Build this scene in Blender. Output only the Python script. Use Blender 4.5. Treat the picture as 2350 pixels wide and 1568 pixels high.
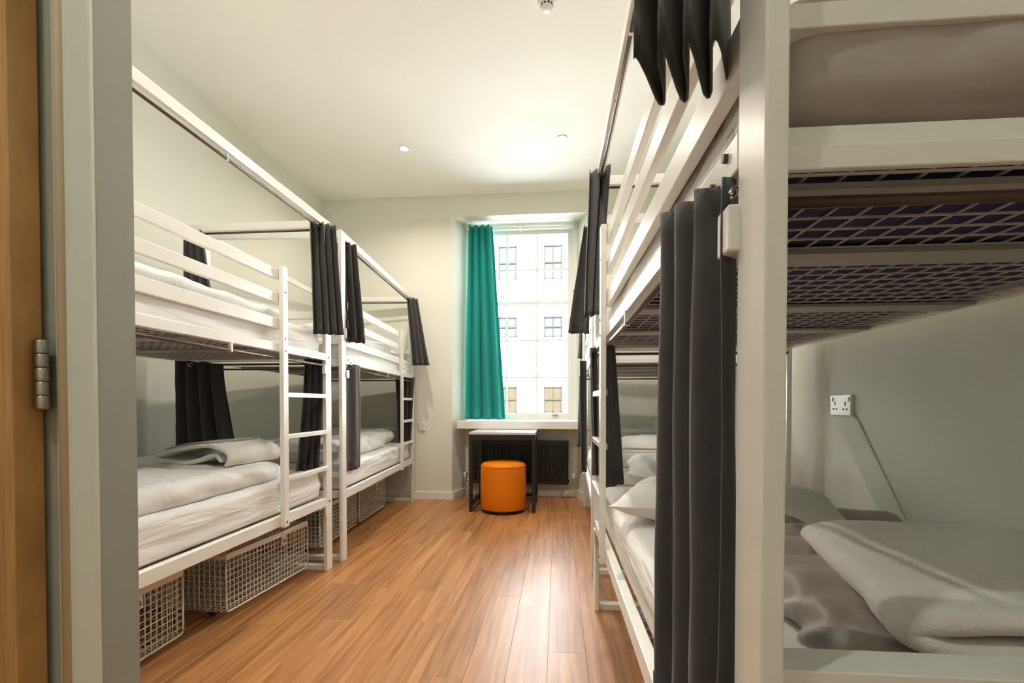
import bpy, bmesh, math, random
from mathutils import Vector, Matrix, noise
for o in list(bpy.data.objects): bpy.data.objects.remove(o, do_unlink=True)
random.seed(7)
SC = bpy.context.scene
COL = SC.collection
R = math.radians
PI = math.pi

# ---------------------------------------------------------------- camera
FPX, PPY = 1130.0, 947.0
yaw, pit = math.atan(105 / 1130.0), R(1.03)
fw = Vector((-math.sin(yaw) * math.cos(pit), math.cos(yaw) * math.cos(pit), -math.sin(pit)))
rt = Vector((math.cos(yaw), math.sin(yaw), 0))
up = rt.cross(fw)
cd = bpy.data.cameras.new('camera')
cam = bpy.data.objects.new('camera', cd); COL.objects.link(cam)
M = Matrix((rt, up, -fw)).transposed().to_4x4(); M.translation = Vector((0, 0, 1.0))
cam.matrix_world = M
cd.sensor_fit = 'HORIZONTAL'; cd.sensor_width = 36
cd.lens = FPX / 2350 * 36
cd.shift_y = (PPY - 784) / 2350
cd.clip_start = .02
SC.camera = cam

# ---------------------------------------------------------------- light, exposure
W = bpy.data.worlds.new('sky'); SC.world = W; W.use_nodes = True
bg = W.node_tree.nodes['Background']
bg.inputs[0].default_value = (.86, .93, 1.0, 1); bg.inputs[1].default_value = 15.0
sd = bpy.data.lights.new('sun', 'SUN'); sd.energy = 120; sd.angle = R(.6); sd.color = (1, .97, .92)
sun = bpy.data.objects.new('sun', sd); COL.objects.link(sun); sun.rotation_euler = (R(42), 0, R(14))
pd = bpy.data.lights.new('window_portal', 'AREA'); pd.shape = 'RECTANGLE'; pd.size = 1.1; pd.size_y = 2.1
pd.cycles.is_portal = True
po = bpy.data.objects.new('window_portal', pd); COL.objects.link(po)
po.location = (-.39, 5.5, 1.87); po.rotation_euler = (R(-90), 0, 0)
LAMP_W, LAMP_COL = 17.0, (1.0, .89, .77)
SC.view_settings.view_transform = 'Standard'; SC.view_settings.look = 'None'
SC.view_settings.gamma = 1; SC.view_settings.use_curve_mapping = False
SC.view_settings.exposure = 0.0
SC.cycles.max_bounces = 10; SC.cycles.diffuse_bounces = 6; SC.cycles.glossy_bounces = 4
SC.cycles.transparent_max_bounces = 12; SC.cycles.sample_clamp_indirect = 0; SC.cycles.caustics_reflective = False
SC.cycles.use_denoising = True

# ---------------------------------------------------------------- materials
def mat(name, col, rough=.5, metal=0., bump=0., bscale=50., var=0., vscale=6., spec=.5, sheen=0., stretch=(1, 1, 1), wr=None):
    m = bpy.data.materials.new(name); m.use_nodes = True
    nt = m.node_tree; b = nt.nodes['Principled BSDF']
    b.inputs['Base Color'].default_value = (*col, 1); b.inputs['Roughness'].default_value = rough
    b.inputs['Metallic'].default_value = metal; b.inputs['Specular IOR Level'].default_value = spec
    if sheen: b.inputs['Sheen Weight'].default_value = sheen
    tc = nt.nodes.new('ShaderNodeTexCoord'); mp = nt.nodes.new('ShaderNodeMapping')
    mp.inputs['Scale'].default_value = stretch
    nt.links.new(tc.outputs['Object'], mp.inputs['Vector'])
    if bump:
        n = nt.nodes.new('ShaderNodeTexNoise'); n.inputs['Scale'].default_value = bscale; n.inputs['Detail'].default_value = 4
        nt.links.new(mp.outputs[0], n.inputs['Vector'])
        bp = nt.nodes.new('ShaderNodeBump'); bp.inputs['Strength'].default_value = bump; bp.inputs['Distance'].default_value = .004
        nt.links.new(n.outputs['Fac'], bp.inputs['Height']); nt.links.new(bp.outputs[0], b.inputs['Normal'])
        if wr:   # cloth creases: stretched, warped noise
            m2 = nt.nodes.new('ShaderNodeMapping'); m2.inputs['Scale'].default_value = wr[0]; nt.links.new(tc.outputs['Object'], m2.inputs['Vector'])
            w = nt.nodes.new('ShaderNodeTexNoise'); w.inputs['Scale'].default_value = wr[1]; w.inputs['Detail'].default_value = 2.5; w.inputs['Distortion'].default_value = .9
            nt.links.new(m2.outputs[0], w.inputs['Vector'])
            b2 = nt.nodes.new('ShaderNodeBump'); b2.inputs['Strength'].default_value = wr[2]; b2.inputs['Distance'].default_value = .02
            nt.links.new(w.outputs['Fac'], b2.inputs['Height']); nt.links.new(b2.outputs[0], bp.inputs['Normal'])
    if var:
        n2 = nt.nodes.new('ShaderNodeTexNoise'); n2.inputs['Scale'].default_value = vscale; n2.inputs['Detail'].default_value = 5
        nt.links.new(mp.outputs[0], n2.inputs['Vector'])
        mx = nt.nodes.new('ShaderNodeMix'); mx.data_type = 'RGBA'
        mx.inputs[6].default_value = (*[c * (1 - var) for c in col], 1); mx.inputs[7].default_value = (*[min(1, c * (1 + var)) for c in col], 1)
        nt.links.new(n2.outputs['Fac'], mx.inputs[0]); nt.links.new(mx.outputs[2], b.inputs['Base Color'])
    return m
def wood(name, dark, light, rough, scale, stretch, plank=False, gloss=.5):
    m = bpy.data.materials.new(name); m.use_nodes = True
    nt = m.node_tree; N, L = nt.nodes.new, nt.links.new; b = nt.nodes['Principled BSDF']
    b.inputs['Roughness'].default_value = rough; b.inputs['Specular IOR Level'].default_value = gloss
    tc = N('ShaderNodeTexCoord'); mp = N('ShaderNodeMapping'); mp.inputs['Scale'].default_value = stretch
    L(tc.outputs['Object'], mp.inputs['Vector'])
    oi = N('ShaderNodeObjectInfo')
    if plank:
        sc = N('ShaderNodeVectorMath'); sc.operation = 'SCALE'; sc.inputs[0].default_value = (37, 53, 11)
        L(oi.outputs['Random'], sc.inputs['Scale']); L(sc.outputs[0], mp.inputs['Location'])
    n1 = N('ShaderNodeTexNoise'); n1.inputs['Scale'].default_value = scale; n1.inputs['Detail'].default_value = 6; n1.inputs['Roughness'].default_value = .62
    n1.inputs['Distortion'].default_value = .4
    L(mp.outputs[0], n1.inputs['Vector'])
    cr = N('ShaderNodeValToRGB'); cr.color_ramp.elements[0].position = .3; cr.color_ramp.elements[1].position = .72
    cr.color_ramp.elements[0].color = (*dark, 1); cr.color_ramp.elements[1].color = (*light, 1)
    L(n1.outputs['Fac'], cr.inputs['Fac'])
    out = cr.outputs['Color']
    if plank:
        hs = N('ShaderNodeHueSaturation')
        mr = N('ShaderNodeMapRange'); mr.inputs['To Min'].default_value = .88; mr.inputs['To Max'].default_value = 1.14
        L(oi.outputs['Random'], mr.inputs['Value']); L(mr.outputs[0], hs.inputs['Value']); L(out, hs.inputs['Color']); out = hs.outputs[0]
    L(out, b.inputs['Base Color'])
    bp = N('ShaderNodeBump'); bp.inputs['Strength'].default_value = .12; bp.inputs['Distance'].default_value = .002
    L(n1.outputs['Fac'], bp.inputs['Height']); L(bp.outputs[0], b.inputs['Normal'])
    return m
def emit(name, col, st):
    m = bpy.data.materials.new(name); m.use_nodes = True; b = m.node_tree.nodes['Principled BSDF']
    b.inputs['Base Color'].default_value = (*col, 1); b.inputs['Emission Color'].default_value = (*col, 1); b.inputs['Emission Strength'].default_value = st
    return m
def glassmat(name):
    m = bpy.data.materials.new(name); m.use_nodes = True; nt = m.node_tree; nt.nodes.clear()
    o = nt.nodes.new('ShaderNodeOutputMaterial'); t = nt.nodes.new('ShaderNodeBsdfTransparent'); g = nt.nodes.new('ShaderNodeBsdfGlossy')
    t.inputs[0].default_value = (.97, .98, .98, 1); g.inputs['Roughness'].default_value = .02
    f = nt.nodes.new('ShaderNodeFresnel'); f.inputs[0].default_value = 1.3; mx = nt.nodes.new('ShaderNodeMixShader')
    nt.links.new(f.outputs[0], mx.inputs[0]); nt.links.new(t.outputs[0], mx.inputs[1]); nt.links.new(g.outputs[0], mx.inputs[2]); nt.links.new(mx.outputs[0], o.inputs[0])
    return m
WALL = mat('sage_wall_paint', (.74, .745, .66), .65, bump=.06, bscale=160, spec=.3)
CEIL = mat('ceiling_paint', (.84, .83, .77), .8, spec=.2)
TRIM = mat('white_gloss_trim', (.80, .80, .75), .35, bump=.03, bscale=60)
FRAME = mat('white_powder_coat', (.80, .80, .77), .28, bump=.02, bscale=90)
LINING = mat('shade_darkened_lining', (.36, .38, .33), .35, bump=.15, bscale=40)  # door lining: shade of the reveal is put into this darker colour
JAMB = mat('pale_green_white_paint', (.74, .77, .70), .4, bump=.12, bscale=45)
ROD = mat('bronze_rod', (.10, .070, .048), .45, .4)
ZINC = mat('zinc_bolt', (.12, .11, .10), .4, .7)
STEEL = mat('brushed_steel', (.45, .42, .38), .3, 1.)
CHROME = mat('chrome', (.75, .74, .72), .15, 1.)
WIRE = mat('cream_coated_wire', (.74, .70, .63), .4)
MESHM = mat('base_wire', (.62, .55, .50), .4)
SLAT = mat('base_slat_grey', (.36, .34, .33), .45)
CURT = mat('charcoal_curtain_cloth', (.054, .050, .052), .85, bump=.25, bscale=700, sheen=.25, spec=.2)
TEAL = mat('teal_curtain_cloth', (.008, .37, .33), .8, bump=.3, bscale=500, var=.18, vscale=120, sheen=.2, spec=.2)
def translucent(m, f):
    nt = m.node_tree; b = nt.nodes['Principled BSDF']; o = nt.nodes['Material Output']
    t = nt.nodes.new('ShaderNodeBsdfTranslucent'); mx = nt.nodes.new('ShaderNodeMixShader'); mx.inputs[0].default_value = f
    l = b.inputs['Base Color'].links
    if l: nt.links.new(l[0].from_socket, t.inputs[0])
    nt.links.new(b.outputs[0], mx.inputs[1]); nt.links.new(t.outputs[0], mx.inputs[2]); nt.links.new(mx.outputs[0], o.inputs[0])
translucent(TEAL, .14)
SHEET = mat('white_cotton_sheet', (.80, .80, .79), .85, bump=.1, bscale=300, spec=.15, wr=((3, 1.1, 12), 2.2, .55))
DUVET = mat('white_cotton_duvet', (.78, .79, .78), .75, bump=.1, bscale=300, spec=.2, wr=((1.5, 3.2, 3), 3.0, .5))
SATIN = mat('oyster_grey_duvet', (.40, .36, .33), .42, bump=.08, bscale=250, spec=.5, wr=((1.6, 3.0, 3), 3.0, .6))
BLANKET = mat('white_fleece', (.80, .79, .74), .95, bump=.9, bscale=220, var=.05, vscale=200, sheen=.4, spec=.1)
FLEECE2 = mat('grey_fleece', (.36, .355, .32), .95, bump=.9, bscale=220, var=.08, vscale=200, sheen=.4, spec=.1)
BLUE = mat('navy_mattress_cover', (.012, .016, .10), .7)
PILLOW = mat('white_pillowcase', (.76, .77, .74), .8, bump=.1, bscale=300, spec=.15, wr=((2, 2, 2), 3.5, .4))
BLACK = mat('black_metal', (.012, .012, .012), .4)
RADM = mat('black_radiator_enamel', (.012, .012, .012), .4)
TOP = mat('grey_white_laminate', (.62, .61, .60), .25)
ORANGE = mat('orange_leatherette', (.80, .22, .003), .45, bump=.12, bscale=400, spec=.3)
PLASTIC = mat('white_plastic', (.78, .78, .74), .35)
HOLE = mat('dark_hole', (.01, .01, .01), .8)
FLOORM = wood('vinyl_wood_plank', (.26, .098, .028), (.58, .285, .108), .37, 9.0, (4.2, .16, 1), True, .5)
DOORM = wood('honey_oak_veneer', (.40, .19, .06), (.66, .39, .15), .4, 7.0, (17, 1, .55))
SUBF = mat('dark_subfloor', (.10, .05, .025), .9)
FACADE = mat('white_render', (.84, .83, .80), .9, var=.04, vscale=.6)
FWIN = mat('far_window_glass', (.024, .025, .027), .6, spec=.05)
FWIN2 = mat('far_window_blind', (.022, .018, .011), .6, var=.35, vscale=5, spec=.05)
FFRAME = mat('far_window_frame', (.012, .011, .009), .6, spec=.1)
GLASS = glassmat('window_glass')
LAMP = emit('lamp_lens', (1, .95, .86), 30)
LED = emit('red_led', (.6, .03, .02), .6)

# ---------------------------------------------------------------- mesh helpers
class MB:
    def __init__(s): s.v = []; s.f = []
    def box(s, a, b):
        x0, x1 = sorted((a[0], b[0])); y0, y1 = sorted((a[1], b[1])); z0, z1 = sorted((a[2], b[2])); n = len(s.v)
        s.v += [(x0, y0, z0), (x1, y0, z0), (x1, y1, z0), (x0, y1, z0), (x0, y0, z1), (x1, y0, z1), (x1, y1, z1), (x0, y1, z1)]
        s.f += [tuple(n + i for i in q) for q in ((3, 2, 1, 0), (4, 5, 6, 7), (0, 1, 5, 4), (1, 2, 6, 5), (2, 3, 7, 6), (3, 0, 4, 7))]
        return s
    def prism(s, poly, z0, z1):
        n = len(s.v); k = len(poly)
        s.v += [(x, y, z0) for x, y in poly] + [(x, y, z1) for x, y in poly]
        s.f += [tuple(n + i for i in reversed(range(k))), tuple(n + k + i for i in range(k))]
        s.f += [(n + i, n + (i + 1) % k, n + k + (i + 1) % k, n + k + i) for i in range(k)]
        return s
    def tube(s, pts, r, k=8, closed=False):
        pts = [Vector(p) for p in pts]; n = len(s.v); m = len(pts)
        for i, p in enumerate(pts):
            if closed: d = pts[(i + 1) % m] - pts[i - 1]
            else: d = pts[min(i + 1, m - 1)] - pts[max(i - 1, 0)]
            d.normalize(); a = d.cross(Vector((0, 0, 1)))
            if a.length < .05: a = d.cross(Vector((0, 1, 0)))
            a.normalize(); b = d.cross(a)
            s.v += [tuple(p + a * r * math.cos(2 * PI * j / k) + b * r * math.sin(2 * PI * j / k)) for j in range(k)]
        for i in range(m if closed else m - 1):
            i2 = (i + 1) % m
            s.f += [(n + i * k + j, n + i * k + (j + 1) % k, n + i2 * k + (j + 1) % k, n + i2 * k + j) for j in range(k)]
        if not closed: s.f += [tuple(n + j for j in range(k)), tuple(n + (m - 1) * k + j for j in reversed(range(k)))]
        return s
    def lathe(s, prof, k=32, c=(0, 0, 0)):
        n = len(s.v)
        for r, z in prof: s.v += [(c[0] + r * math.cos(2 * PI * j / k), c[1] + r * math.sin(2 * PI * j / k), c[2] + z) for j in range(k)]
        for i in range(len(prof) - 1): s.f += [(n + i * k + j, n + i * k + (j + 1) % k, n + (i + 1) * k + (j + 1) % k, n + (i + 1) * k + j) for j in range(k)]
        s.f += [tuple(n + j for j in reversed(range(k))), tuple(n + (len(prof) - 1) * k + j for j in range(k))]
        return s
    def torus(s, c, R_, r, axis=(0, 0, 1), k=16):
        ax = Vector(axis).normalized(); a = ax.orthogonal().normalized(); b = ax.cross(a)
        return s.tube([Vector(c) + a * R_ * math.cos(2 * PI * i / k) + b * R_ * math.sin(2 * PI * i / k) for i in range(k)], r, 6, True)
    def build(s, name, m, parent=None, smooth=False, bevel=0., loc=None, kind=None, solid=0., sub=0):
        me = bpy.data.meshes.new(name); me.from_pydata(s.v, [], s.f)
        bm = bmesh.new(); bm.from_mesh(me); bmesh.ops.recalc_face_normals(bm, faces=bm.faces); bm.to_mesh(me); bm.free()
        me.materials.append(m)
        if smooth: me.shade_smooth()
        o = bpy.data.objects.new(name, me); COL.objects.link(o)
        if parent: o.parent = parent
        if loc: o.location = loc
        if kind: o['kind'] = kind
        if solid: q = o.modifiers.new('solid', 'SOLIDIFY'); q.thickness = solid; q.offset = 0
        if bevel:
            q = o.modifiers.new('bevel', 'BEVEL'); q.width = bevel; q.segments = 2; q.limit_method = 'ANGLE'
        if sub: q = o.modifiers.new('sub', 'SUBSURF'); q.levels = sub; q.render_levels = sub
        return o
def tag(o, label, cat, group=None):
    o['label'] = label; o['category'] = cat
    if group: o['group'] = group
    return o
def empty(name, loc, rz=0.):
    o = bpy.data.objects.new(name, None); COL.objects.link(o); o.location = loc; o.rotation_euler = (0, 0, rz); o.empty_display_size = .1
    return o
def struct(o): o['kind'] = 'structure'; return o
def nz(p, sc, seed=0.): return noise.fractal(Vector((p[0] * sc[0] + seed, p[1] * sc[1] + seed * 1.7, p[2] * sc[2] - seed)), 1.0, 2.0, 3)

def soft(half, r, seg, amp=.004, sc=(8, 8, 8), seed=0., flat=True, crown=0., ridges=None):
    """rounded, slightly crumpled slab centred at the origin; returns an MB"""
    a, b, c = half; nx, ny, nzz = seg; mb = MB(); idx = {}
    def grid(n, h):  # denser near the edges
        return [h * math.sin(PI / 2 * (2 * i / n - 1)) * .35 + h * (2 * i / n - 1) * .65 for i in range(n + 1)]
    gx, gy, gz = grid(nx, a), grid(ny, b), grid(nzz, c)
    def vid(p):
        k = (round(p[0], 6), round(p[1], 6), round(p[2], 6))
        if k in idx: return idx[k]
        P = Vector(p); rr = min(r, a, b, c)
        q = Vector((max(-a + rr, min(a - rr, P.x)), max(-b + rr, min(b - rr, P.y)), max(-c + rr, min(c - rr, P.z))))
        d = P - q; nrm = d.normalized() if d.length > 1e-6 else Vector((0, 0, 1))
        O = q + nrm * rr if d.length > 1e-6 else P
        if crown: O.z += crown * (1 - (P.x / a) ** 2) * (1 - (P.y / b) ** 2) * (P.z / c)
        n = nz(O, sc, seed)
        w = 1.0 if not flat else max(0., min(1., (P.z / c + 1) * 1.2))
        O += nrm * n * amp * w
        if ridges: O += nrm * ridges(O) * w
        idx[k] = len(mb.v); mb.v.append(tuple(O)); return idx[k]
    def face(g1, g2, fn, flip):
        for i in range(len(g1) - 1):
            for j in range(len(g2) - 1):
                q = [vid(fn(g1[i], g2[j])), vid(fn(g1[i + 1], g2[j])), vid(fn(g1[i + 1], g2[j + 1])), vid(fn(g1[i], g2[j + 1]))]
                mb.f.append(tuple(reversed(q)) if flip else tuple(q))
    face(gx, gy, lambda u, v: (u, v, c), False); face(gx, gy, lambda u, v: (u, v, -c), True)
    face(gx, gz, lambda u, v: (u, -b, v), False); face(gx, gz, lambda u, v: (u, b, v), True)
    face(gy, gz, lambda u, v: (a, u, v), False); face(gy, gz, lambda u, v: (-a, u, v), True)
    return mb
def pillow(w, d, h, seed):
    mb = MB(); n = 26
    for s_ in (1, -1):
        base = len(mb.v)
        for i in range(n + 1):
            for j in range(n + 1):
                x, y = 2 * i / n - 1, 2 * j / n - 1
                t = max(0, (1 - abs(x) ** 3.2) * (1 - abs(y) ** 3.2)) ** .55
                px, py = x * w / 2 * (1 - .07 * (1 - x * x) * 0 - .06 * (1 - y * y) * abs(x) ** 6), y * d / 2 * (1 - .06 * (1 - x * x) * abs(y) ** 6)
                z = s_ * h / 2 * t
                z += s_ * t * .012 * nz((px, py, s_), (9, 9, 3), seed) + .008 * nz((px, py, 0), (4, 4, 1), seed + 5)
                mb.v.append((px, py, z))
        for i in range(n):
            for j in range(n):
                q = (base + i * (n + 1) + j, base + (i + 1) * (n + 1) + j, base + (i + 1) * (n + 1) + j + 1, base + i * (n + 1) + j + 1)
                mb.f.append(q if s_ > 0 else q[::-1])
    return mb
def ribbon(prof, t, length, n=14, seed=0., amp=.006):
    """folded cloth: an open profile (x,z) with thickness t, carried along +y"""
    P = [Vector((x, 0, z)) for x, z in prof]
    # smooth the profile (Chaikin)
    for _ in range(2):
        Q = [P[0]]
        for i in range(len(P) - 1): Q += [P[i] * .75 + P[i + 1] * .25, P[i] * .25 + P[i + 1] * .75]
        P = Q + [P[-1]]
    k = len(P); ring = []
    L_, R_ = [], []
    for i, p in enumerate(P):
        d = (P[min(i + 1, k - 1)] - P[max(i - 1, 0)]).normalized(); nn = Vector((-d.z, 0, d.x))
        L_.append(p + nn * t / 2); R_.append(p - nn * t / 2)
    e0 = (P[0] - (P[1] - P[0]).normalized() * t * .4); e1 = (P[-1] + (P[-1] - P[-2]).normalized() * t * .4)
    ring = [e0] + L_ + [e1] + R_[::-1]; m = len(ring); mb = MB()
    for j in range(n + 1):
        y = length * j / n
        edge = 1.0
        for q in ring:
            nn = nz((q.x, y, q.z), (7, 5, 7), seed) * amp; n2 = nz((q.x, y, q.z), (6, 6, 6), seed + 9) * amp
            yy = y + (nz((q.x, 0, q.z), (12, 1, 12), seed + j % 2) * .012 if j in (0, n) else 0)
            mb.v.append((q.x + nn, yy, max(.001, q.z + n2)))
    for j in range(n):
        mb.f += [(j * m + i, j * m + (i + 1) % m, (j + 1) * m + (i + 1) % m, (j + 1) * m + i) for i in range(m)]
    half = len(L_)
    for base, fl in ((0, True), (n * m, False)):
        # end caps as quads between left and right edge
        mb.f.append((base, base + 1, base + m - 1))
        for i in range(1, half): mb.f.append((base + i, base + i + 1, base + m - i - 1, base + m - i))
        mb.f.append((base + half, base + half + 1, base + half + 2) if half + 2 < m else (base + half, base + half + 1, base + half + 1 - 1))
    mb.f = [f for f in mb.f if len(set(f)) == len(f)]
    return mb

def curtain(name, label, cat, group, ta, tb, ba, bb, folds, at_, ab_, perp, m=CURT, eyelets=(), phase=.3, hem=.045, ppow=1., seed=1., rows=26, eyr=.011, gather=0., ez=-.022, sq=.75):
    ta, tb, ba, bb = map(Vector, (ta, tb, ba, bb)); perp = Vector(perp).normalized()
    org = (ta + tb + ba + bb) / 4; org.z = min(ba.z, bb.z)
    cols = max(12, int(folds * 11)); mb = MB()
    Lz = (ta.z + tb.z - ba.z - bb.z) / 2
    hs = [i / (rows - 4) * (1 - hem / Lz) for i in range(rows - 3)] + [1 - hem / Lz + .001, 1 - hem / Lz * .5, 1.0]
    def pt(t, h):
        e = h ** ppow
        tt = t + .025 * nz((t * 3, h * 2, 0), (1, 1, 1), seed) * min(1, h * 3)
        p = (ta.lerp(tb, tt)).lerp(ba.lerp(bb, tt), e); p.z = ta.lerp(tb, tt).z * (1 - h) + ba.lerp(bb, tt).z * h
        w = math.sin(2 * PI * (folds * tt + phase + .06 * nz((t * 5, h * 1.5, 0), (1, 1, 1), seed + 3)))
        w = math.copysign(abs(w) ** sq, w)
        A = at_ * (1 - h) + ab_ * h
        if gather: A += 0
        A *= 1 + .35 * nz((t * 4, h * 1.2, 2), (1, 1, 1), seed + 7)
        g = 0
        if gather and h < gather:   # gathered heading
            g = .012 * math.sin(2 * PI * folds * 2.3 * t)
        p += perp * (A * w + g)
        if h > 1 - hem / Lz: p += perp * .002 * (1 if w > 0 else -1)
        p.z += .006 * nz((t * 6, 0, 0), (1, 1, 1), seed + 11)
        return p - org
    for h in hs:
        for j in range(cols + 1): mb.v.append(tuple(pt(j / cols, h)))
    c1 = cols + 1
    for i in range(len(hs) - 1):
        mb.f += [(i * c1 + j, i * c1 + j + 1, (i + 1) * c1 + j + 1, (i + 1) * c1 + j) for j in range(cols)]
    o = mb.build(name, m, None, True, solid=.0025, loc=org)
    tag(o, label, cat, group)
    for t in eyelets:
        p = pt(t, .0); p.z += ez
        d = (pt(min(1, t + .02), .02) - pt(max(0, t - .02), .02)); d.z = 0
        ax = d.cross(Vector((0, 0, 1)))
        MB().torus(p, eyr, .0035, ax).build('eyelet', CHROME, o, True)
    return o

# ---------------------------------------------------------------- room shell
XL, XR, YB, YF, ZC = -2.47, 1.15, 5.02, -1.0, 3.14
sub = struct(MB().box((XL - .1, YF - .1, -.12), (XR + .1, 5.45, -.008)).build('floor', SUBF))
PW, PL = .152, 1.22
cache = {}
c = 0; x = XL
while x < XR - .01:
    x1 = min(x + PW, XR); y = YF - random.random() * 1.1
    while y < 5.33:
        ya, yb = max(y, YF), min(y + PL, 5.33)
        if yb - ya > .03:
            key = (round(x1 - x, 3), round(yb - ya, 3))
            if key not in cache:
                w, l = x1 - x - .0003, yb - ya - .0004; e = .0007
                mb = MB(); mb.v = [(0, 0, -.008), (w, 0, -.008), (w, l, -.008), (0, l, -.008), (0, 0, -.0005), (w, 0, -.0005), (w, l, -.0005), (0, l, -.0005), (e, e, 0), (w - e, e, 0), (w - e, l - e, 0), (e, l - e, 0)]
                mb.f = [(3, 2, 1, 0)] + [(i, (i + 1) % 4, 4 + (i + 1) % 4, 4 + i) for i in range(4)] + [(4 + i, 4 + (i + 1) % 4, 8 + (i + 1) % 4, 8 + i) for i in range(4)] + [(8, 9, 10, 11)]
                o = mb.build('plank', FLOORM, sub, loc=(x, ya, 0)); cache[key] = o.data
            else:
                o = bpy.data.objects.new('plank', cache[key]); COL.objects.link(o); o.parent = sub; o.location = (x, ya, 0)
        y += PL
    x += PW
struct(MB().box((XL - .1, YF - .1, ZC), (XR + .1, 5.6, ZC + .15)).build('ceiling', CEIL))
struct(MB().box((XL - .12, YF - .1, -.02), (XL, 5.5, ZC + .02)).build('wall_left', WALL))
struct(MB().box((XR, YF - .1, -.02), (XR + .12, 5.5, ZC + .02)).build('wall_right', WALL))
struct(MB().box((XL - .1, YF - .12, -.02), (XR + .1, YF, ZC + .02)).build('wall_rear', WALL))
# back wall with the splayed window recess
NL, NLi, NR, NRi, YN, ZS = -1.092, -1.0, .30, .205, 5.30, 2.92
wb = MB()
wb.prism([(XL - .05, YB), (NL, YB), (NLi, YN), (NLi, 5.5), (XL - .05, 5.5)], -.02, ZC + .02)
wb.prism([(NR, YB), (XR + .05, YB), (XR + .05, 5.5), (NRi, 5.5), (NRi, YN)], -.02, ZC + .02)
wb.prism([(NL, YB), (NR, YB), (NRi, YN), (NRi, 5.5), (NLi, 5.5), (NLi, YN)], ZS, ZC + .02)
wb.box((NLi - .002, YN, -.02), (NRi + .002, 5.5, .80))
struct(wb.build('wall_back', WALL))
# partition beside the doorway the picture is taken through
struct(MB().box((XL, .70, -.02), (-.80, .754, ZC)).build('wall_front', WALL))
tr = struct(MB().box((-.80, .69, 0), (-.697, .757, ZC)).build('trim_1', LINING))
MB().box((-.737, .682, 0), (-.6975, .692, ZC)).build('architrave', JAMB, tr, bevel=.002)
MB().box((-.765, .686, 0), (-.735, .695, ZC)).build('stop_bead', JAMB, tr, bevel=.003)
MB().tube([(-.752, .688, 0), (-.752, .688, ZC)], .008, 10).build('intumescent_seal', mat('beige_seal', (.62, .52, .38), .5), tr, True)
dr = struct(MB().box((-1.60, .640, .006), (-.783, .684, 2.05)).build('door_1', DOORM, bevel=.002))
struct(MB().box((-.50, YF, .006), (.45, YF + .044, 2.05)).build('rear_bounce_panel', JAMB, bevel=.002))  # unseen panel added behind the camera to shape the bounced light
hg = MB().box((-.790, .676, .990), (-.768, .6785, 1.098)).build('hinge', STEEL, dr)
for i in range(5):
    z0 = .992 + i * .0208
    MB().lathe([(.0082, 0), (.0088, .002), (.0088, .018), (.0082, .0198)], 20, (-.7715, .672, z0)).build('knuckle', STEEL, hg, True)
# skirting
H = .082
struct(MB().box((XL, YB - .015, 0), (NL + .004, YB, H)).build('baseboard_back', TRIM, bevel=.003))
struct(MB().prism([(NL, YB - .012), (NL + .014, YB - .012), (NLi + .014, YN), (NLi, YN)], 0, H).build('baseboard_niche_left', TRIM))
struct(MB().prism([(NR, YB - .012), (NR - .014, YB - .012), (NRi - .014, YN), (NRi, YN)], 0, H).build('baseboard_niche_right', TRIM))
struct(MB().box((NLi, YN - .013, 0), (NRi, YN, H)).build('baseboard_niche', TRIM, bevel=.003))
struct(MB().box((NR, YB - .015, 0), (XR, YB, H)).build('baseboard_back_right', TRIM, bevel=.003))
struct(MB().box((XL, .78, 0), (XL + .014, YB, H)).build('baseboard_left', TRIM, bevel=.003))
struct(MB().box((XR - .014, YF, 0), (XR, YB, H)).build('baseboard_right', TRIM, bevel=.003))
struct(MB().prism([(-1.035, 5.0), (.262, 5.0), (.21, 5.31), (-1.002, 5.31)], .74, .822).build('trim_2', TRIM, bevel=.004))

# window
wn = struct(MB().box((NLi, 5.31, .822), (-.945, 5.44, ZS)).box((.155, 5.31, .822), (NRi, 5.44, ZS)).box((-.945, 5.31, 2.875), (.155, 5.44, ZS)).box((-.945, 5.31, .822), (.155, 5.44, .842)).build('window_1', TRIM, bevel=.003))
cols = [-.882, -.555, -.227, .092]
def sash(y, z0, z1, zs, name):
    f = MB().box((-.945, y, z0), (-.895, y + .04, z1)).box((.105, y, z0), (.155, y + .04, z1))
    f.box((-.895, y, z0), (.105, y + .04, z0 + (.055 if name == 'lower_sash' else .03))).box((-.895, y, z1 - .035), (.105, y + .04, z1))
    s = f.build(name, TRIM, wn, bevel=.002)
    for xx in (-.555, -.227): MB().box((xx - .009, y + .006, z0 + .02), (xx + .009, y + .034, z1 - .02)).build('glazing_bar', TRIM, s)
    for zz in zs: MB().box((-.9, y + .008, zz - .009), (.11, y + .032, zz + .009)).build('glazing_bar', TRIM, s)
    ze = [z0 + .02] + list(zs) + [z1 - .02]; xe = [-.9, -.555, -.227, .11]
    for i in range(3):
        for j in range(len(ze) - 1):
            MB().box((xe[i], y + .018, ze[j]), (xe[i + 1], y + .022, ze[j + 1])).build('pane', GLASS, s)
    return s
sash(5.385, 2.07, 2.875, (2.456,), 'upper_sash')
ls = sash(5.335, .842, 2.105, (1.684, 1.283), 'lower_sash')
MB().box((-.06, 5.318, .868), (.0, 5.336, .885)).build('sash_lift', STEEL, ls, bevel=.003)
MB().tube([(.17, 5.30, 2.20), (.17, 5.312, 2.20)], .008, 10).build('sash_stop', ZINC, wn)

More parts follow.
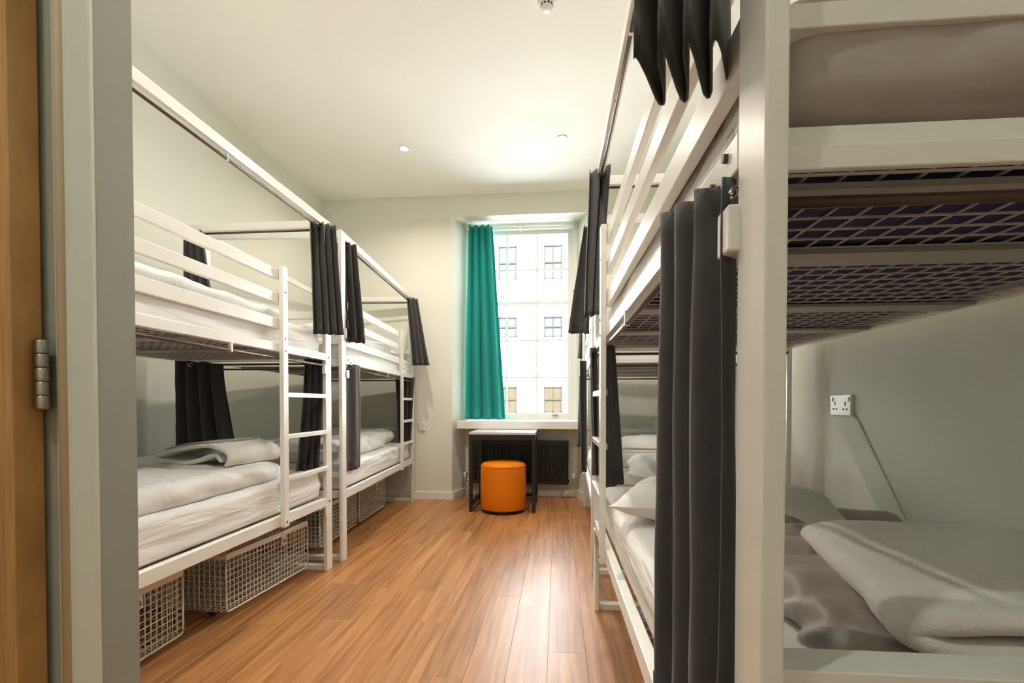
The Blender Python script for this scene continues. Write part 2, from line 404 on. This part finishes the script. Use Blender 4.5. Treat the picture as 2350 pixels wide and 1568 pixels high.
# curtain rail of the window
cr = MB().tube([(-.985, 5.22, 2.885), (.195, 5.22, 2.878)], .009, 10).build('curtain_rail', TRIM, None, True)
tag(cr, 'thin white curtain rail across the top of the window recess', 'curtain rail')
for xx in (-.96, -.40, .16): MB().box((xx - .006, 5.214, 2.86), (xx + .006, 5.32, 2.90)).build('rail_bracket', TRIM, cr)
curtain('window_curtain', 'teal curtain gathered at the left side of the window', 'curtain', None,
        (-.945, 5.20, 2.885), (-.69, 5.20, 2.885), (-.985, 5.17, .835), (-.55, 5.15, .835), 3.8, .030, .060, (.2, -1, 0), TEAL, phase=.1, hem=.05, ppow=.9, seed=4, rows=40, gather=.05)

# ---------------------------------------------------------------- bunk beds
def bed(loc, rz, s, L, label, wall_canopy):
    t = empty('bunk_bed', loc, rz); tag(t, label, 'bunk bed', 'white metal bunk beds')
    Wd = .90
    def P(name, u0, u1, v0, v1, z0, z1, m=FRAME, bv=.0025, parent=t):
        return MB().box((s * v0, u0, z0), (s * v1, u1, z1)).build(name, m, parent, bevel=bv)
    ZT = 2.09
    for u0 in (0, L - .07):
        for v0 in (0, Wd - .022):
            p = P('post', u0, u0 + .07, v0, v0 + .022, 0, ZT if v0 == 0 or u0 > 0 or wall_canopy or 1 else 1.6)
            if v0 == 0 and u0 > 0:
                for z in (1.275, .415):
                    MB().tube([(s * -.003, u0 + .035, z), (s * .002, u0 + .035, z)], .006, 8).build('bolt', ZINC, p)
    ue = L - .07; a = .07
    lad = L - .56   # ladder upright
    P('side_rail', a, ue, .0, .03, .39, .442)
    sr = P('side_rail', a, ue, .0, .03, 1.255, 1.297)
    for u_, z_ in ((.105, 1.283), (.150, 1.268)): MB().tube([(s * -.005, u_, z_), (s * .001, u_, z_)], .0055, 8).build('bolt', ZINC, sr)
    P('side_rail', a, ue, Wd - .03, Wd, .39, .442); P('side_rail', a, ue, Wd - .03, Wd, 1.255, 1.297)
    for z0, z1 in ((1.368, 1.421), (1.494, 1.544), (1.610, 1.660)):
        P('guard_rail', a, lad + .03, .002, .022, z0, z1)
    la = P('ladder_upright', lad, lad + .045, -.022, 0, .385, 1.677)
    for z in (1.32, 1.55, .41, 1.26): MB().tube([(s * -.0245, lad + .022, z), (s * -.02, lad + .022, z)], .005, 8).build('bolt', ZINC, la)
    for z in (1.056, .845, .632): P('rung', lad + .045, ue, -.016, .010, z - .024, z)
    # end frames
    i0, i1 = .022, Wd - .022
    for z0, z1 in ((.395, .44), (.53, .562), (.69, .726), (1.236, 1.260), (1.377, 1.402)): P('end_bar', .035, .085 if .6 < z0 < 1 else .044 if z0 == 1.236 else .075, i0, i1, z0, z1, bv=.0015)
    for z0, z1 in ((.395, .44), (.725, .757), (1.255, 1.295), (1.505, 1.55)): P('end_bar', L - .055, L - .02, i0, i1, z0, z1)
    for u0 in (.012, L - .058): P('floor_bar', u0, u0 + .045, i0, i1, 0, .03)
    # canopy
    P('canopy_rail', a, ue, 0, .03, 2.045, ZT)
    P('canopy_rail', .02, .05, i0, i1, 2.045, ZT); P('canopy_rail', L - .05, L - .02, i0, i1, 2.045, ZT)
    if wall_canopy: P('canopy_rail', a, ue, Wd - .03, Wd, 2.045, ZT)
    def rod(p, q, r=.0065, m=ROD):
        return MB().tube([(s * p[1], p[0], p[2]), (s * q[1], q[0], q[2])], r, 10).build('curtain_rod', m, t, True)
    r1 = rod((a, .012, 2.022), (ue, .012, 2.022)); r2 = rod((a, .004, 1.225), (ue, .004, 1.225))
    rod((L - .065, i0, 2.025), (L - .065, i1, 2.025)); rod((L - .075, i0, 1.235), (L - .075, i1, 1.235)); rod((.085, i0, 1.222), (.085, i1, 1.222))
    for u in ((1.04,) if s < 0 else (.16, .90)):
        P('rod_hook', u, u + .010, .006, .018, 2.014, 2.047, WIRE, 0, r1)
        P('rod_hook', u, u + .011, -.003, .011, 1.217, 1.258, WIRE, 0, r2)
    P('rod_bracket', .062, .10, -.012, .010, 1.165, 1.215); P('rod_bracket', ue - .03, ue + .005, -.010, .010, 1.175, 1.225)
    P('rail_hook', ue - .02, ue + .004, -.006, .004, .335, .40)
    # sprung mesh bases, slats
    for zb in (1.262, .418):
        mb = MB(); n = 0
        u = .062
        while u < ue:
            mb.box((s * .03, u - .0014, zb - .0014), (s * (Wd - .03), u + .0014, zb + .0014)); u += .046
        v = .05
        while v < Wd - .03:
            mb.box((s * (v - .0014), .05, zb + .0014), (s * (v + .0014), ue, zb + .0042)); v += .044
        mb.build('base_mesh', MESHM, t, kind='stuff')
        for u, w_ in ((.125, .038), (.385, .08), (.86, .085), (1.28, .085)):
            P('base_slat', u, u + w_, .03, Wd - .03, zb - .010, zb - .002, SLAT, 0)
    # end angle that holds the mesh
    P('mesh_angle', .045, .050, i0, i1, 1.245, 1.284, bv=.001); P('mesh_angle', L - .083, L - .078, i0, i1, 1.262, 1.300)
    return t
BED = {}
BED['L1'] = bed((-1.365, .91, 0), 0, -1, 1.96, 'white metal bunk bed nearest on the left, behind the door frame with the shaded reveal', False)
BED['L2'] = bed((-1.35, 2.985, 0), R(3.7), -1, 1.99, 'white metal bunk bed in the far left corner, against the back wall', True)
BED['R1'] = bed((.195, .49, 0), R(.5), 1, 1.96, 'white metal bunk bed filling the right side, its end post closest to the camera', False)
BED['R2'] = bed((.195, 2.88, 0), R(-1.6), 1, 1.99, 'white metal bunk bed on the right beside the window, mostly hidden', True)
SG = {'L1': -1, 'L2': -1, 'R1': 1, 'R2': 1}; LEN = {'L1': 1.96, 'L2': 1.99, 'R1': 1.96, 'R2': 1.99}
def put(o, b, u, v, z, rz=0.):
    e = BED[b]; m = Matrix.Rotation(e.rotation_euler.z, 4, 'Z')
    o.location = Vector(e.location) + m @ Vector((SG[b] * v, u, z)); o.rotation_euler.z = e.rotation_euler.z + rz
    return o
def mattress(b, z0, h, label, seed):
    L = LEN[b]
    w2, l2 = .430, (L - .17) / 2
    o = soft((w2 - .018, l2 - .018, h / 2 - .012), .04, (6, 10, 4), 0).build('mattress', BLUE, None, True)
    tag(o, label, 'mattress', 'bunk mattresses'); put(o, b, L / 2, .457, z0 + h / 2 - .012)
    def rid(p):
        return .004 * math.sin(26 * p.z + 3 * p.y + 5 * nz(p, (1.2, 2.2, 9), seed + 4)) * (1 if abs(p.x) > w2 * .85 else .25)
    q = soft((w2, l2, h / 2), .034, (22, 64, 10), .010, (3.0, 2.2, 16), seed, True, .012, rid)
    q.f = [f for f in q.f if not all(q.v[i][2] < -h / 2 + .004 for i in f)]   # open underneath
    q.build('fitted_sheet', SHEET, o, True).location.z = .012
    return o
for b, nm in (('L1', 'nearest left bunk'), ('L2', 'far left bunk'), ('R1', 'near right bunk'), ('R2', 'far right bunk')):
    mattress(b, .440, .165, 'white sheeted lower mattress of the ' + nm + ' bed', hash(b) % 7 if False else ord(b[0]) % 7 + int(b[1]) * 3)
    mattress(b, 1.268, .165, 'white sheeted upper mattress of the ' + nm + ' bed', ord(b[0]) % 5 + int(b[1]) * 5 + 20)
def duvet(b, u, v, z, half, label, seed, m=DUVET, rz=0., amp=.02, r=.05, sc=(5, 5, 9), crown=.015, seg=(30, 44, 8), ridges=None):
    o = soft(half, r, seg, amp, sc, seed, True, crown, ridges).build('duvet', m, None, True)
    tag(o, label, 'duvet', 'oyster grey duvets' if m is SATIN else 'folded white duvets'); return put(o, b, u, v, z + half[2], rz)
def crease(sd, k=18, a=.006):
    return lambda p: a * max(-1, min(1, 2.2 * noise.noise(Vector((p.x * 3 + sd, p.y * k * .55 + p.z * k * .9, p.z * 2 + sd)))))
duvet('L1', .78, .43, .605, (.38, .76, .052), 'white duvet folded along the lower bed nearest on the left', 3, ridges=crease(2), r=.052)
duvet('L2', .72, .46, .605, (.36, .62, .06), 'rumpled white duvet on the lower bed in the far left corner', 8, amp=.035, ridges=crease(5, 12, .010))
duvet('L1', .90, .47, 1.437, (.36, .76, .03), 'thin white duvet on the upper bed nearest on the left', 12, amp=.022)
duvet('L2', .86, .46, 1.437, (.36, .66, .045), 'white duvet on the upper bed in the far left corner', 15, amp=.03)
duvet('R1', .66, .50, .606, (.27, .56, .030), 'oyster grey duvet spread on the lower bed behind the near right post', 21, SATIN, R(-3), .022, .036, ridges=crease(9, 22, .019), seg=(46, 70, 8))
duvet('R1', .30, .455, 1.294, (.425, .26, .074), 'oyster grey duvet end on the near right upper bunk above the wire base', 27, SATIN, 0, .014, .05, ridges=crease(4, 10, .010), seg=(50, 30, 16))
duvet('R2', .62, .46, .605, (.36, .45, .05), 'white duvet on the lower bed of the far right bunk', 25)
def pil(b, u, v, z, label, seed, w=.66, d=.44, h=.15, rz=0., tilt=(0, 0)):
    o = pillow(d, w, h, seed).build('pillow', PILLOW, None, True); tag(o, label, 'pillow', 'white pillows')
    put(o, b, u, v, z, rz); o.rotation_euler.x, o.rotation_euler.y = tilt; return o
pil('L2', 1.66, .46, .675, 'white pillow on the lower bed in the far left corner', 2, rz=R(90), h=.17)
pil('L2', 1.64, .46, 1.50, 'white pillow on the upper bed in the far left corner', 6, rz=R(88), h=.13)
pil('R1', 1.68, .44, .675, 'white pillow at the far end of the right lower bed', 3, rz=R(82), h=.17, tilt=(R(8), 0))
pil('R1', 1.18, .36, .675, 'white pillow lying nearer on the right lower bed, beside the big dark curtain', 5, rz=R(70), h=.14)
pil('R2', .33, .44, .735, 'pale pillow on the lower bed of the far right bunk', 9, rz=R(90), h=.12)
# folded blankets
pr = [(.125, .028), (.10, .056), (.06, .052), (0, .022), (-.10, .012), (-.20, .024), (-.218, .045), (-.16, .066), (-.03, .096), (.08, .097), (.155, .074), (.172, .036), (.15, .010)]
ob = ribbon(pr, .022, .38, 16, 3, .008).build('blanket', BLANKET, None, True, sub=1)
tag(ob, 'white fleece blanket folded on the lower bed nearest on the left', 'blanket', 'folded fleece blankets')
ob.location = (-1.66, 2.12, .708); ob.rotation_euler.z = R(-4)
fl = ribbon([(-.16, .077), (-.10, .091), (-.03, .108), (.05, .110)], .008, .37, 14, 3, .004)
fo = fl.build('grey_top', FLEECE2, ob, True); fo.location = (0, .005, .002)
pr2 = [(.26, .054), (.10, .066), (-.08, .062), (-.18, .056), (-.212, .036), (-.18, .018), (-.06, .016), (.10, .022), (.26, .017)]
ob2 = ribbon(pr2, .034, .52, 18, 8, .014).build('blanket', BLANKET, None, True, sub=1)
tag(ob2, 'white fleece blanket folded on the right lower bed, seen through the near bed end', 'blanket', 'folded fleece blankets')
ob2.location = (.655, .63, .664); ob2.rotation_euler.z = R(-13)

# ---------------------------------------------------------------- bed curtains
G = 'charcoal privacy curtains on the bunk beds'
def cu(label, *a, **k): return curtain('bed_curtain', label, 'curtain', G, *a, **k)
cu('charcoal curtain at the foot of the nearest left upper bunk', (-1.42, 2.72, 2.055), (-1.33, 2.84, 2.055), (-1.375, 2.66, 1.395), (-1.275, 2.82, 1.405), 4, .022, .024, (.75, -.6, 0), eyelets=(.22,), seed=2)
cu('charcoal curtain behind the ladder of the nearest left lower bunk', (-1.475, 2.75, 1.262), (-1.385, 2.83, 1.258), (-1.50, 2.70, .60), (-1.405, 2.80, .60), 3.5, .022, .028, (.75, -.6, 0), seed=5, ppow=1.3)
cu('charcoal curtain at the wall-side foot corner of the nearest left lower bunk', (-2.275, 2.765, 1.262), (-2.00, 2.77, 1.238), (-2.262, 2.755, .70), (-1.915, 2.765, .70), 3.5, .020, .030, (0, -1, 0), eyelets=(.32,), seed=7, ppow=1.6)
cu('charcoal curtain at the wall-side corner of the nearest left upper bunk', (-2.235, 2.80, 2.045), (-2.13, 2.80, 2.04), (-2.235, 2.79, 1.37), (-2.02, 2.79, 1.40), 3, .02, .03, (0, -1, 0), seed=9)
cu('charcoal curtain at the head end of the far left upper bunk', (-1.385, 3.075, 2.05), (-1.335, 3.20, 2.05), (-1.355, 3.06, 1.40), (-1.285, 3.22, 1.405), 2.5, .020, .026, (.8, -.5, 0), seed=11)
cu('short dark curtain between the two left bunks under the canopy bar', (-1.43, 3.10, 2.04), (-1.40, 3.09, 2.04), (-1.40, 3.10, 1.42), (-1.38, 3.09, 1.42), 1.5, .01, .01, (0, -1, 0), seed=12)
cu('charcoal curtain at the far end of the far left upper bunk', (-1.49, 4.76, 2.06), (-1.425, 4.90, 2.06), (-1.425, 4.72, 1.375), (-1.30, 4.86, 1.385), 3, .018, .026, (.7, -.7, 0), eyelets=(.3,), seed=13)
cu('flat charcoal curtain at the head end of the far left lower bunk', (-1.378, 3.07, 1.262), (-1.352, 3.29, 1.262), (-1.372, 3.07, .555), (-1.352, 3.29, .56), 1.6, .010, .012, (1, 0, 0), eyelets=(.12,), seed=15)
cu('charcoal curtain behind the ladder of the far left lower bunk', (-1.60, 4.72, 1.258), (-1.43, 4.87, 1.262), (-1.575, 4.74, .585), (-1.475, 4.87, .60), 3.5, .022, .026, (.7, -.7, 0), eyelets=(.72,), seed=17)
cu('charcoal curtain overhead at the top right, its open pleats seen from below', (.102, .585, 2.06), (.188, .575, 2.06), (.098, .600, 1.378), (.189, .580, 1.378), 3.4, .044, .048, (-.38, -1, 0), seed=19, phase=.2, sq=.5)
cu('large dark curtain hanging full length beside the near right post', (.180, .868, 1.318), (.190, .572, 1.252), (.180, .868, .52), (.190, .572, .48), 3.4, .016, .019, (1, 0, 0), eyelets=(.95,), seed=23, phase=.15)
cu('charcoal curtain with hem band at the far end of the right upper bunk', (.138, 2.33, 2.075), (.245, 2.27, 2.075), (.115, 2.30, 1.40), (.188, 2.25, 1.40), 2.4, .022, .024, (.35, -1, 0), eyelets=(.45,), seed=29, ez=-.02)
cu('dark curtain inside the ladder of the near right lower bunk', (.212, 2.19, 1.258), (.25, 2.25, 1.258), (.212, 2.16, .635), (.285, 2.22, .64), 1.4, .010, .014, (-.7, -.7, 0), seed=31)
cu('narrow charcoal curtain end poking out between the right ladder posts', (.150, 2.33, 1.262), (.186, 2.37, 1.262), (.170, 2.35, .66), (.186, 2.38, .66), 1.5, .010, .012, (.8, -.6, 0), seed=33)
cu('charcoal curtain flaring beside the window on the far right upper bunk', (.150, 2.97, 2.06), (.200, 3.02, 2.06), (.052, 2.88, 1.41), (.190, 2.96, 1.415), 1.6, .014, .018, (.4, -1, 0), seed=35)
cu('charcoal curtain on the far right lower bunk next to the window', (.130, 3.02, 1.262), (.180, 3.06, 1.262), (.138, 3.02, .58), (.185, 3.06, .585), 1.5, .012, .014, (.4, -1, 0), seed=37)
cu('small charcoal curtain beside the window sash at the far end of the right upper bunk', (.215, 4.45, 2.05), (.245, 4.60, 2.05), (.180, 4.40, 1.405), (.235, 4.55, 1.405), 2, .012, .016, (1, -.3, 0), seed=39)
cu('narrow charcoal curtain strip at the far end of the right lower bunk', (.205, 4.62, 1.262), (.232, 4.75, 1.262), (.185, 4.60, .60), (.225, 4.74, .60), 2, .010, .013, (1, -.3, 0), seed=41)

# ---------------------------------------------------------------- wire baskets
def basket(loc, rz, label):
    Lb, D, Hh = .65, .52, .245
    t = empty('wire_basket', loc, rz); tag(t, label, 'basket', 'wire storage baskets under the left beds')
    mb = MB(); w = .0015; st = .0275
    def xw(y0, x0, z0, x1, z1): pass
    n = round(Lb / st); m = round(Hh / st); k = round(D / st)
    for i in range(n + 1):
        y = Lb * i / n
        for x in (0, -D): mb.box((x - w, y - w, 0), (x + w, y + w, Hh))
        mb.box((-D, y - w, -w), (0, y + w, w)); mb.box((-D, y - w, Hh - w), (0, y + w, Hh + w))
    for j in range(m + 1):
        z = Hh * j / m
        for x in (0, -D): mb.box((x - w, 0, z - w), (x + w, Lb, z + w))
        for y in (0, Lb): mb.box((-D, y - w, z - w), (0, y + w, z + w))
    for i in range(k + 1):
        x = -D * i / k
        for y in (0, Lb): mb.box((x - w, y - w, 0), (x + w, y + w, Hh))
        mb.box((x - w, 0, -w), (x + w, Lb, w)); mb.box((x - w, 0, Hh - w), (x + w, Lb, Hh + w))
    mb.build('wire_mesh', WIRE, t, kind='stuff')
    fr = MB(); r = .018
    front = [(.003, 0, Hh), (.003, 0, r), (.003, .004, .006), (.003, r, 0), (.003, Lb - r, 0), (.003, Lb - .004, .006), (.003, Lb, r), (.003, Lb, Hh)]
    fr.tube(front, .0045, 8).build('frame', WIRE, t, True)
    MB().tube([(-D, y_[1], y_[2]) for y_ in front], .0045, 8).build('frame', WIRE, t, True)
    MB().box((-.012, -.002, Hh - .004), (.006, Lb + .002, Hh + .024)).build('lid_rim', WIRE, t, bevel=.002)
    MB().box((-D, -.003, Hh - .004), (0, .006, Hh + .020)).build('lid_rim', WIRE, t, bevel=.002)
    MB().box((-D, Lb - .006, Hh - .004), (0, Lb + .003, Hh + .020)).build('lid_rim', WIRE, t, bevel=.002)
    la = MB().box((.006, Lb * .62, Hh - .052), (.010, Lb * .62 + .04, Hh + .022)).build('latch', WIRE, t, bevel=.002)
    MB().torus((.012, Lb * .62 + .02, Hh - .030), .009, .003, (1, 0, 0), 12).build('latch_ring', STEEL, la, True)
    for y in (.05, Lb - .05):
        for x in (-.11, -D + .11):
            MB().tube([(x - .01, y, -.022), (x + .01, y, -.022)], .018, 12).build('castor', HOLE, t)
    return t
basket((-1.545, 1.25, .043), R(1), 'cream wire basket partly hidden by the door frame')
basket((-1.51, 2.105, .043), R(-4), 'cream wire basket with open latch ring under the nearest left bed')
basket((-1.575, 3.12, .043), R(2), 'cream wire basket just behind the left posts under the far bed')
basket((-1.60, 3.83, .043), R(2), 'farthest cream wire basket under the far left bed')

# ---------------------------------------------------------------- table, stool, radiator
tb = empty('desk', (-.51, 4.78, 0)); tag(tb, 'small black framed desk with grey white top below the window sill', 'desk')
x0, x1, y0, y1 = -.305, .305, -.30, .30; e = .03
MB().box((x0, y0, .712), (x1, y1, .737)).build('desk_top', TOP, tb, bevel=.002)
MB().box((x0 - .001, y0 - .002, .700), (x1 + .001, y1, .716)).build('top_edge', BLACK, tb)
for xx in (x0, x1 - e):
    for yy in (y0, y1 - e): MB().box((xx, yy, 0), (xx + e, yy + e, .70)).build('leg', BLACK, tb, bevel=.001)
    MB().box((xx, y0 + e, .665), (xx + e, y1 - e, .70)).build('rail', BLACK, tb); MB().box((xx, y0 + e, .045), (xx + e, y1 - e, .075)).build('rail', BLACK, tb)
for yy in (y0, y1 - e): MB().box((x0 + e, yy, .665), (x1 - e, yy + e, .70)).build('rail', BLACK, tb)
MB().box((x0 + e, y1 - e, .045), (x1 - e, y1, .075)).build('rail', BLACK, tb)
st = empty('stool', (-.505, 4.56, 0)); tag(st, 'round orange pouf stool standing in front of the desk', 'stool')
MB().lathe([(.19, .028), (.205, .03), (.2115, .045), (.2125, .20), (.2115, .38), (.209, .415), (.202, .438), (.188, .452), (.15, .460), (.07, .465), (.01, .466)], 64).build('upholstery', ORANGE, st, True)
MB().torus((0, 0, .425), .2085, .0035, k=48).build('piping', ORANGE, st, True)
MB().lathe([(.17, 0), (.19, .002), (.195, .03), (.17, .032)], 48).build('base', BLACK, st, True)

ra = empty('radiator', (-.41, 5.22, .15)); tag(ra, 'black panel radiator in the niche under the window sill', 'radiator')
mb = MB(); nf = 26; w2 = .515; hr = .46; pr = []
for i in range(nf):
    xa = -w2 + 2 * w2 * i / nf; d = 2 * w2 / nf
    pr += [(xa, -.040), (xa + d * .30, -.040), (xa + d * .42, -.028), (xa + d * .88, -.028), (xa + d, -.040)]
pr += [(w2, .03), (-w2, .03)]
mb.prism(pr, .03, hr - .04)
mb.box((-w2, -.042, 0), (w2, .03, .032)); mb.box((-w2, -.042, hr - .042), (w2, .03, hr - .012))
mb.build('panel', RADM, ra)
g = MB()
for i in range(52): xx = -w2 + .012 + i * .0195; g.box((xx, -.035, hr - .012), (xx + .010, .03, hr))
g.box((-w2, -.042, hr - .014), (w2, -.034, hr)); g.build('top_grille', RADM, ra, kind='stuff')
for sx in (-1, 1):
    MB().box((sx * w2, -.042, 0), (sx * (w2 + .008), .03, hr)).build('side_panel', RADM, ra, bevel=.002)
    MB().tube([(sx * (w2 + .005), -.005, .035), (sx * (w2 + .065), -.005, .035)], .011, 10).build('valve_tail', CHROME, ra, True)
    v = MB().lathe([(.013, 0), (.016, .01), (.016, .03), (.011, .04)], 16, (sx * (w2 + .062), -.005, .01)).build('valve', CHROME, ra, True)
    MB().lathe([(.014, 0), (.021, .006), (.021, .05), (.016, .066), (.008, .07)], 20, (sx * (w2 + .062), -.005, .052)).build('valve_head', PLASTIC, v, True)
    MB().tube([(sx * (w2 + .062), -.005, .012), (sx * (w2 + .062), -.005, -.055), (sx * (w2 + .05), -.012, -.072), (sx * (w2 - .05), -.02, -.082), (sx * (w2 - .062), -.02, -.095), (sx * (w2 - .062), -.02, -.149)], .0075, 8).build('pipe', CHROME, ra, True)

# ---------------------------------------------------------------- ceiling fittings, sockets
def downlight(x, y, label, watts=LAMP_W, tint=LAMP_COL):
    t = empty('downlight', (x, y, ZC)); tag(t, label, 'ceiling light', 'recessed ceiling downlights')
    MB().lathe([(.030, -.001), (.032, -.006), (.043, -.006), (.045, -.001)], 32).build('trim_ring', PLASTIC, t, True)
    MB().lathe([(.0315, -.0065), (.031, -.0075), (.005, -.0078)], 24).build('lens', LAMP, t, True)
    l = bpy.data.lights.new('downlight_lamp', 'AREA'); l.shape = 'DISK'; l.size = .07; l.energy = watts; l.color = tint
    l.spread = R(150)
    o = bpy.data.objects.new('downlight_lamp', l); COL.objects.link(o); o.parent = t; o.location = (0, 0, -.012)
downlight(-1.284, 4.06, 'bright recessed downlight left of centre on the ceiling')
downlight(.03, 4.02, 'bright recessed downlight right of centre on the ceiling, toward the window')
downlight(-1.28, 1.55, 'recessed downlight above the nearest left bunk bed')
downlight(.03, 1.55, 'recessed downlight above the near end of the aisle')
downlight(-.85, -.30, 'recessed downlight behind the camera near the entrance', 11.5, (.95, 1.0, .91))
sm = empty('smoke_detector', (-.06, 2.60, ZC)); tag(sm, 'white smoke detector on the ceiling', 'smoke detector')
MB().lathe([(.050, 0), (.056, -.003), (.056, -.022), (.052, -.026)], 36).build('base', PLASTIC, sm, True)
MB().lathe([(.048, -.026), (.052, -.030), (.050, -.050), (.036, -.062), (.03, -.064)], 36).build('body', PLASTIC, sm, True)
ch = MB().lathe([(.030, -.064), (.031, -.068), (.031, -.086), (.024, -.096), (.006, -.098)], 28).build('sensor_cap', PLASTIC, sm, True)
for i in range(10):
    a = 2 * PI * i / 10
    MB().box((-.005, -.0015, -.004), (.005, .0015, .004)).build('vent_slot', HOLE, ch, loc=(.0315 * math.cos(a), .0315 * math.sin(a), -.076)).rotation_euler = (0, 0, a + PI / 2)
MB().lathe([(.003, 0), (.003, -.003), (.001, -.004)], 10, (.0, -.045, -.050)).build('indicator', LED, sm, True)

sk = empty('double_socket', (XR, 2.105, .994)); tag(sk, 'white double power socket on the right wall behind the near bed', 'socket')
MB().box((-.014, -.073, -.043), (0, .073, .043)).build('face_plate', PLASTIC, sk, bevel=.004)
for yy in (-.036, .036):
    for dy, z, w_, h_ in ((0, .006, .003, .007), (-.011, -.016, .005, .003), (.011, -.016, .005, .003)):
        MB().box((-.0146, yy + dy - w_, z - h_), (-.013, yy + dy + w_, z + h_)).build('pin_hole', HOLE, sk)
    MB().box((-.018, yy * 1.55 - .006, .014), (-.013, yy * 1.55 + .006, .032)).build('switch', PLASTIC, sk, bevel=.001)
cb = MB().tube([(1.147, 2.03, .95), (1.147, 2.0, .93), (1.147, 1.85, .75), (1.147, 1.70, .565), (1.13, 1.62, .50)], .0035, 8).build('cable', PLASTIC, None, True)
tag(cb, 'pale cable running diagonally down the right wall below the double socket', 'cable')
s2 = empty('wall_plate', (-1.405, YB, .76)); tag(s2, 'white blank wall plate on the back wall beside the far left bunk', 'wall plate')
MB().box((-.035, -.012, -.043), (.035, 0, .043)).build('face_plate', PLASTIC, s2, bevel=.003)
s3 = empty('double_socket', (.98, 2.885 + 1.9, .80))
tag(s3, 'white socket box and short cable above the far right lower mattress', 'socket')
MB().box((-.073, -.03, -.043), (.073, 0, .043)).build('face_plate', PLASTIC, s3, bevel=.004)
MB().tube([(-.07, -.02, -.01), (-.13, -.03, -.015), (-.19, -.03, -.02), (-.205, -.03, .0), (-.215, -.03, -.05)], .004, 8).build('cable', PLASTIC, s3, True)
s4 = empty('double_socket', (XL, 2.2, .95)); tag(s4, 'white double power socket on the left wall above the nearest left lower bed', 'socket')
MB().box((0, -.073, -.043), (.014, .073, .043)).build('face_plate', PLASTIC, s4, bevel=.004)
for yy in (-.036, .036): MB().box((.012, yy * 1.55 - .006, .014), (.018, yy * 1.55 + .006, .032)).build('switch', PLASTIC, s4, bevel=.001)

# ---------------------------------------------------------------- building across the street
bd = MB()
Yf = 28.0
bld = empty('building', (0, Yf, -8)); tag(bld, 'sunlit white building with sash windows across the street', 'building')
wx = [-5.75, -3.2, -.62, 1.95, 4.5]; ww = 1.04
rows_ = [(.47 + 8, 1.96 + 8), (4.75 + 8, 5.93 + 8), (8.0 + 8, 9.95 + 8)]
xa = [-14] ; 
zed = [0] + [z for r_ in rows_ for z in r_] + [19.0]
wl = MB()
for i in range(0, len(zed) - 1, 2): wl.box((-14, 0, zed[i]), (14, .4, zed[i + 1]))
for z0, z1 in rows_:
    xs = [-14] + [q for w_ in wx for q in (w_ - ww / 2 + .35, w_ + ww / 2 + .35)] + [14]
    for i in range(0, len(xs), 2): wl.box((xs[i], 0, z0), (xs[i + 1], .4, z1))
wl.box((-14, .4, 0), (14, 8, 19.0)); wl.build('wall', FACADE, bld)
for ri, (z0, z1) in enumerate(rows_):
    for w_ in wx:
        xa_, xb_ = w_ - ww / 2 + .35, w_ + ww / 2 + .35
        f = MB()
        for a_, b_ in (((xa_, .0, z0), (xa_ + .07, .03, z1)), ((xb_ - .07, 0, z0), (xb_, .03, z1)), ((xa_, 0, z0), (xb_, .03, z0 + .08)), ((xa_, 0, z1 - .07), (xb_, .03, z1)), ((xa_, -.01, (z0 + z1) / 2 - .03), (xb_, .03, (z0 + z1) / 2 + .03)), ((w_ + .33, .0, z0), (w_ + .37, .03, z1))): f.box(a_, b_)
        fr = f.build('window', FFRAME, bld)
        MB().box((xa_, .03, z0), (xb_, .05, z1)).build('pane', FWIN2 if ri == 0 else FWIN, fr)
        MB().box((xa_ - .1, -.12, z0 - .12), (xb_ + .1, .1, z0)).build('sill', FACADE, fr)
